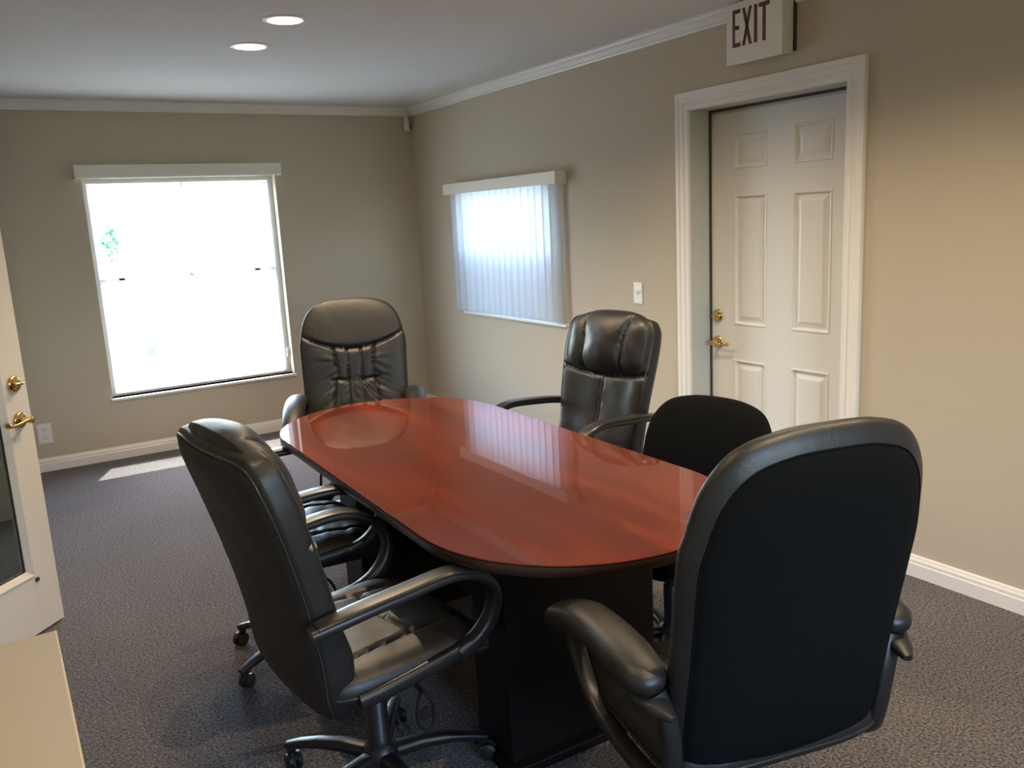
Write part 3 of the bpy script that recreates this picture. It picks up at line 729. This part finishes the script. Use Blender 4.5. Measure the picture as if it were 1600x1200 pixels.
def under(root, zt=.40, lever=True, oval=False):
    MB().box((-.13, -.09, zt - .045), (.12, .09, zt)).box((-.17, -.16, zt), (.17, .16, zt + .012)).build('tilt_mechanism', M['plastic'], root, bevel=.006)
    if lever:
        m_ = MB().sweep([(.03, -.07, zt - .025), (.03, -.16, zt - .028), (.035, -.20, zt - .05)], .006, .006, side=(1, 0, 0), n=8)
        o = m_.build('height_lever', M['plastic'], root, smooth=True)
        pts = cr([(.035, -.20, zt - .045), (.060, -.205, zt - .085), (.055, -.21, zt - .135), (.035, -.21, zt - .150), (.015, -.21, zt - .130), (.012, -.205, zt - .085)], 5, True); pts.append(pts[0])
        MB().sweep(pts, .006, .005, side=(0, 1, 0), n=8, caps=False).lathe([(.018, 0), (.019, .003), (.018, .006)], (.036, -.209, zt - .105), 'y', 16).build('paddle', M['plastic'], o, smooth=True)

def loop_arm(root, s, y=.285, zb=0, m='arm_plastic', rear=1.0):
    """curved plastic arm: rear end on the backrest, arches forward, drops to the seat rail"""
    top = cr([(-.285, y, .660 + zb), (-.18, y + .012, .678 + zb), (-.05, y + .018, .690 + zb), (.07, y + .018, .696 + zb), (.150, y + .012, .676 + zb), (.205, y + .002, .632 + zb), (.222, y - .006, .580 + zb), (.205, y - .012, .525), (.165, y - .016, .485), (.11, y - .02, .462)], 5)
    top = [(a if a > 0 else a * rear, b2, c_) for a, b2, c_ in top]
    n = len(top); w = []; t = []
    for i in range(n):
        u_ = i / (n - 1); w.append(lerp_tab([(0, .022), (.1, .027), (.4, .028), (.6, .027), (.75, .022), (1, .022)], u_)); t.append(lerp_tab([(0, .016), (.3, .013), (.6, .014), (.8, .020), (1, .022)], u_))
    top = [(a, s * b2, c_) for a, b2, c_ in top]
    arm = MB().sweep(top, w, t, n=16, p=3).build('armrest', M['plastic'], root, smooth=True)
    k = int(n * .62); cap = [(a, b2, c_ + .013) for a, b2, c_ in top[1:k]]
    # arm cap: slightly wider shell lying on the arch
    MB().sweep(cap, [x_ * 1.04 for x_ in w[1:k]], .006, n=14, p=3).build('arm_cap', M[m], arm, smooth=True)
    rail = cr([(.18, s * (y - .016), .492), (.12, s * (y - .02), .468), (0, s * (y - .022), .452), (-.10, s * (y - .024), .442), (-.17, s * (y - .03), .436)], 4)
    rail = [(a if a > 0 else a * rear ** 1.6, b2, c_) for a, b2, c_ in rail]
    MB().sweep(rail, .016, [.02] * len(rail), n=12, p=3).build('side_rail', M['plastic'], root, smooth=True)

def padded_arm(root, s, y=.295):
    pts = cr([(-.225, s * y, .655), (-.14, s * (y + .004), .668), (-.03, s * (y + .006), .672), (.08, s * (y + .006), .660), (.17, s * (y + .004), .630), (.225, s * y, .600), (.245, s * (y - .004), .580)], 5)
    n = len(pts); w = [.054 * (lerp_tab([(0, .35), (.06, .8), (.2, 1), (.8, 1), (.93, .8), (1, .3)], i / (n - 1))) for i in range(n)]
    t = [.035 * (lerp_tab([(0, .4), (.08, .9), (.2, 1), (.85, 1), (.95, .8), (1, .3)], i / (n - 1))) for i in range(n)]
    fr = cr([(.185, s * (y - .008), .600), (.19, s * (y - .01), .55), (.165, s * (y - .014), .50), (.11, s * (y - .02), .44), (.02, s * (y - .026), .408), (-.10, s * (y - .03), .40), (-.175, s * (y - .04), .405), (-.205, s * (y - .045), .46), (-.215, s * (y - .035), .56), (-.205, s * (y - .012), .635)], 5)
    o = MB().sweep(fr, .020, .015, n=14, p=3.4).build('arm_frame', M['plastic'], root, smooth=True)
    MB().sweep([(-.13, s * (y + .004), .628), (-.20, s * (y + .002), .622), (-.236, s * (y - .010), .612), (-.262, s * (y - .02), .606)], [.028, .030, .022, .010], [.014, .016, .012, .007], n=14, p=3).build('arm_bracket', M['plastic'], o, smooth=True)
    MB().sweep(pts, w, t, n=20, p=2.3).build('arm_pad', M['leather_brown'], o, smooth=True, angle=180)

def seat_pad(root, kind, m='leather', hw=.262, d0=-.24, d1=.265, z=.445):
    ol = sym([(0, d0), (hw * .72, d0 + .008), (hw * .95, d0 + .06), (hw, 0), (hw * .97, d1 - .09), (hw * .78, d1 - .02), (0, d1 + .004)], 14)
    def fr(a, b2):
        h = .062 + .018 * (abs(a) / hw) ** 2.2
        if kind == 'exec':
            s1 = .155 - .02 * (b2 / .2); h += groove(abs(a) - s1, .007, .016)
            if b2 < .03: h += groove(a, .006, .013) * min(1, (.03 - b2) / .04)
            h += groove(b2 - .03 - .10 * abs(a), .007, .013) * (1 if abs(a) < s1 else 0)
            h += .002 * wr(a, b2, 14, seed=3)
        else:
            s1 = .15; h += groove(abs(a) - s1, .008, .018)
            k = max(0, 1 - abs(abs(a) - s1) / .10); h += .005 * k * noise.noise(Vector((b2 * 42, a * 9, 1.3)))
            if abs(a) < s1: h += groove(((a + .05) % .10) - .05, .006, .010) if kind == 'rib' else 0
            h += .005 * wr(a, b2, 12, seed=5)
        return h
    def mp(a, b2, h): zz = z + h - max(0, b2 - .14) ** 2 * 2.2; return (b2, a, zz)
    seat = pad('seat', ol, 34, fr, lambda a, b2: .04, mp, M[m], root, 3.0)
    rim_tube('seat_piping', ol, lambda a, b2, h: mp(a, b2, h), .0035, M['piping'], seat)
    ol2 = [(a * .96, b2 * .96) for a, b2 in ol]
    pad('seat_shell', ol2, 8, lambda a, b2: .001, lambda a, b2: .045, lambda a, b2, h: mp(a, b2, h - .006), M['plastic'], root, 3.2)

def exec_chair(loc, deg, label, base_rot=.3, tilt=0, group=None, left_rear=1.0):
    """tall leather chair, three-lobed headrest, thin arched arms"""
    r = tag(empty('executive_chair', (*loc, 0), math.radians(deg)), label, 'chair', group)
    sp = Spine([(-.175, .352), (-.215, .44), (-.230, .56), (-.262 - tilt * .3, .72), (-.308 - tilt * .6, .89), (-.345 - tilt, 1.01), (-.360 - tilt, 1.078)], .30)
    L_ = sp.L
    ol = sym([(0, 0), (.14, .004), (.205, .03), (.232, .10), (.246, .25), (.260, .42), (.270, .56), (.270, L_ - .10), (.256, L_ - .035), (.20, L_ - .004), (0, L_)], 12)
    bs = L_ - .27
    def fr(a, b2):
        h = .042 + .022 * math.exp(-((b2 - .18) / .10) ** 2)
        sag = bs + .30 * a * a
        h += groove(b2 - sag, .009, .02)
        if b2 < sag: h += groove(abs(a) - .008, .004, .006) ; h += .007 * wr(a, b2, 10, 1, .5, 2) + .004 * math.sin(40 * (a * .8 + b2)) * max(0, wr(a, b2, 6, seed=8))
        return h
    back = pad('backrest', ol, 40, fr, lambda a, b2: .042, sp, M['leather'], r, 5.5)
    # rear upholstery panel, its own matter
    pad('back_panel', scaled(ol, .965), 18, lambda a, b2: -.01, lambda a, b2: .0465, sp, M['leather_back'], back, 7)
    rim_tube('piping', scaled(ol, .968), sp, .003, M['piping'], back, -on_pad(.042, .968, 5.5) - .0015)
    rim_tube('piping', scaled(ol, .975), sp, .003, M['piping'], back, on_pad(.042, .975, 5.5))
    hl = sym([(0, bs + .006), (.12, bs + .010), (.205, bs + .020), (.244, bs + .06), (.252, L_ - .12), (.236, L_ - .035), (.17, L_ + .006), (.09, L_ + .024), (0, L_ + .028)], 12)
    def fh(a, b2):
        e = abs(a); s1 = .115 + .15 * max(0, b2 - bs - .14)
        h = .088 + .028 * (1 - min(1, e / s1) ** 2) if e < s1 else .082 + .014 * math.sin(PI * min(1, (e - s1) / .13))
        return h + groove(e - s1, .008, .018) + .004 * wr(a, b2, 16, seed=4)
    pad('headrest', hl, 30, fh, lambda a, b2: -.0 + (.02 if b2 > L_ - .06 else -.005), sp, M['leather'], back, 2.6)
    seat_pad(r, 'exec'); under(r); base5(r, base_rot)
    for s in (-1, 1): loop_arm(r, s, rear=left_rear if s > 0 else 1.0)
    return r

def pleated_chair(loc, deg, label, base_rot=.1, zt=1.165, m='leather', sw=1.0):
    """tall round-shouldered leather chair, pleated panel, padded arms"""
    r = tag(empty('office_chair', (*loc, 0), math.radians(deg)), label, 'chair')
    sp = Spine([(-.140, .375), (-.190, .46), (-.215, .57), (-.248, .72), (-.285, .90), (-.318, 1.05), (-.340, zt)], .30)
    L_ = sp.L
    ol = sym([(0, 0), (.16, .003), (.228, .025), (.252, .09), (.258, .25), (.262, .42), (.266, .56), (.259, L_ - .20), (.236, L_ - .105), (.184, L_ - .036), (.100, L_ - .006), (0, L_)], 12)
    ol = [(a * sw, b2) for a, b2 in ol]
    bs = L_ - .27; bl = bs - .17
    def fr(a, b2):
        e = abs(a); h = .048 + .020 * math.exp(-((b2 - .2) / .11) ** 2)
        sag = bs + 1.1 * a * a; lo = bl + .9 * a * a
        h += groove(b2 - sag, .009, .02)
        xo = .105 - .10 * max(-.1, (bs - b2)) * (1 if b2 > lo else 0) + (.10 * (lo - b2) if b2 < lo else 0)
        if b2 < sag:
            h += groove(e - .036, .004, .009) + groove(e - xo, .006, .014)
            if e < xo + .02: h += groove(b2 - lo, .007, .014)
            if e < xo: h += (.004 * noise.noise(Vector((a * 90 + b2 * 50, b2 * 30, 5))) if b2 < lo else 0)
            else:
                k = math.exp(-((e - xo) / .09) ** 2); ph = (b2 + (.55 if b2 < bl + .1 else -.2) * (e - xo)) * 34
                h += .009 * k * noise.noise(Vector((ph, e * 4, 2.2)))
        return h
    back = pad('backrest', ol, 44, fr, lambda a, b2: .056, sp, M[m], r, 2.5)
    pad('back_panel', scaled(ol, .93), 22, lambda a, b2: -.012, lambda a, b2: .0590, sp, M['fabric'], back, 3.6)
    rim_tube('back_seam', scaled(ol, .905), sp, .0018, M['fabric'], back, -on_pad(.056, .905, 2.5) - .001)
    seat_pad(r, 'rib'); under(r); base5(r, base_rot)
    for s in (-1, 1): padded_arm(r, s)
    return r

def task_chair(loc, deg, label):
    r = tag(empty('task_chair', (*loc, 0), math.radians(deg)), label, 'chair')
    sp = Spine([(-.20, .47), (-.215, .58), (-.235, .70), (-.262, .81), (-.285, .885)], .55); L_ = sp.L
    ol = sym([(0, 0), (.14, .008), (.225, .055), (.268, .14), (.270, .22), (.252, .315), (.20, .385), (.11, L_ - .008), (0, L_)], 12)
    back = pad('backrest', ol, 20, lambda a, b2: .040, lambda a, b2: .022, sp, M['fabric'], r, 2.6)
    pad('back_shell', [(a * .97, b2 * .97 + .006) for a, b2 in ol], 8, lambda a, b2: -.01, lambda a, b2: .032, sp, M['plastic'], back, 3)
    MB().sweep(cr([(-.05, 0, .385), (-.17, 0, .385), (-.235, 0, .42), (-.255, 0, .52), (-.275, 0, .66)], 5), .030, .008, n=12, p=3).build('back_bracket', M['plastic'], r, smooth=True)
    ol2 = sym([(0, -.22), (.15, -.215), (.225, -.15), (.245, 0), (.235, .13), (.17, .215), (0, .235)], 12)
    mp = lambda a, b2, h: (b2, a, .44 + h - max(0, b2 - .12) ** 2 * 2)
    pad('seat', ol2, 16, lambda a, b2: .045, lambda a, b2: .03, mp, M['fabric'], r, 2.8)
    pad('seat_shell', [(a * .95, b2 * .95) for a, b2 in ol2], 6, lambda a, b2: .0, lambda a, b2: .062, mp, M['plastic'], r, 4)
    under(r); base5(r, .5, rad=.27)
    return r

def low_chair(loc, deg, label):
    r = tag(empty('low_back_chair', (*loc, 0), math.radians(deg)), label, 'chair')
    sp = Spine([(-.215, .38), (-.235, .48), (-.235, .60), (-.250, .70), (-.262, .77)], .5); L_ = sp.L
    ol = sym([(0, 0), (.13, .004), (.185, .035), (.205, .12), (.203, .22), (.175, .32), (.10, L_ - .012), (0, L_)], 12)
    back = pad('backrest', ol, 20, lambda a, b2: .045 + groove(abs(a) - .10, .007, .015), lambda a, b2: .03, sp, M['leather'], r, 2.8)
    rim_tube('piping', ol, sp, .0035, M['piping'], back)
    seat_pad(r, 'crease'); under(r); base5(r, -.15)
    for s in (-1, 1): loop_arm(r, s, rear=.72)
    return r

exec_chair((.757, 2.047), 6, 'black leather executive chair in the left foreground, seen from its right rear side', base_rot=-.35, left_rear=.76)
exec_chair((2.085, 2.98), 187, 'black leather executive chair with three-lobed headrest in front of the light switch', base_rot=.5, tilt=-.01)
pleated_chair((1.52, 4.01), -113, 'black pleated leather chair at the far end of the table by the bright window', sw=1.05)
pleated_chair((1.31, 1.28), 77, 'large black high-back chair in the right foreground with its back to the camera', base_rot=.7)
task_chair((1.875, 2.075), 189, 'small armless black fabric chair with a rounded back in front of the six-panel door')
low_chair((.84, 2.90), -5, 'black leather armchair between the left foreground chair and the table, only seat and arms showing')
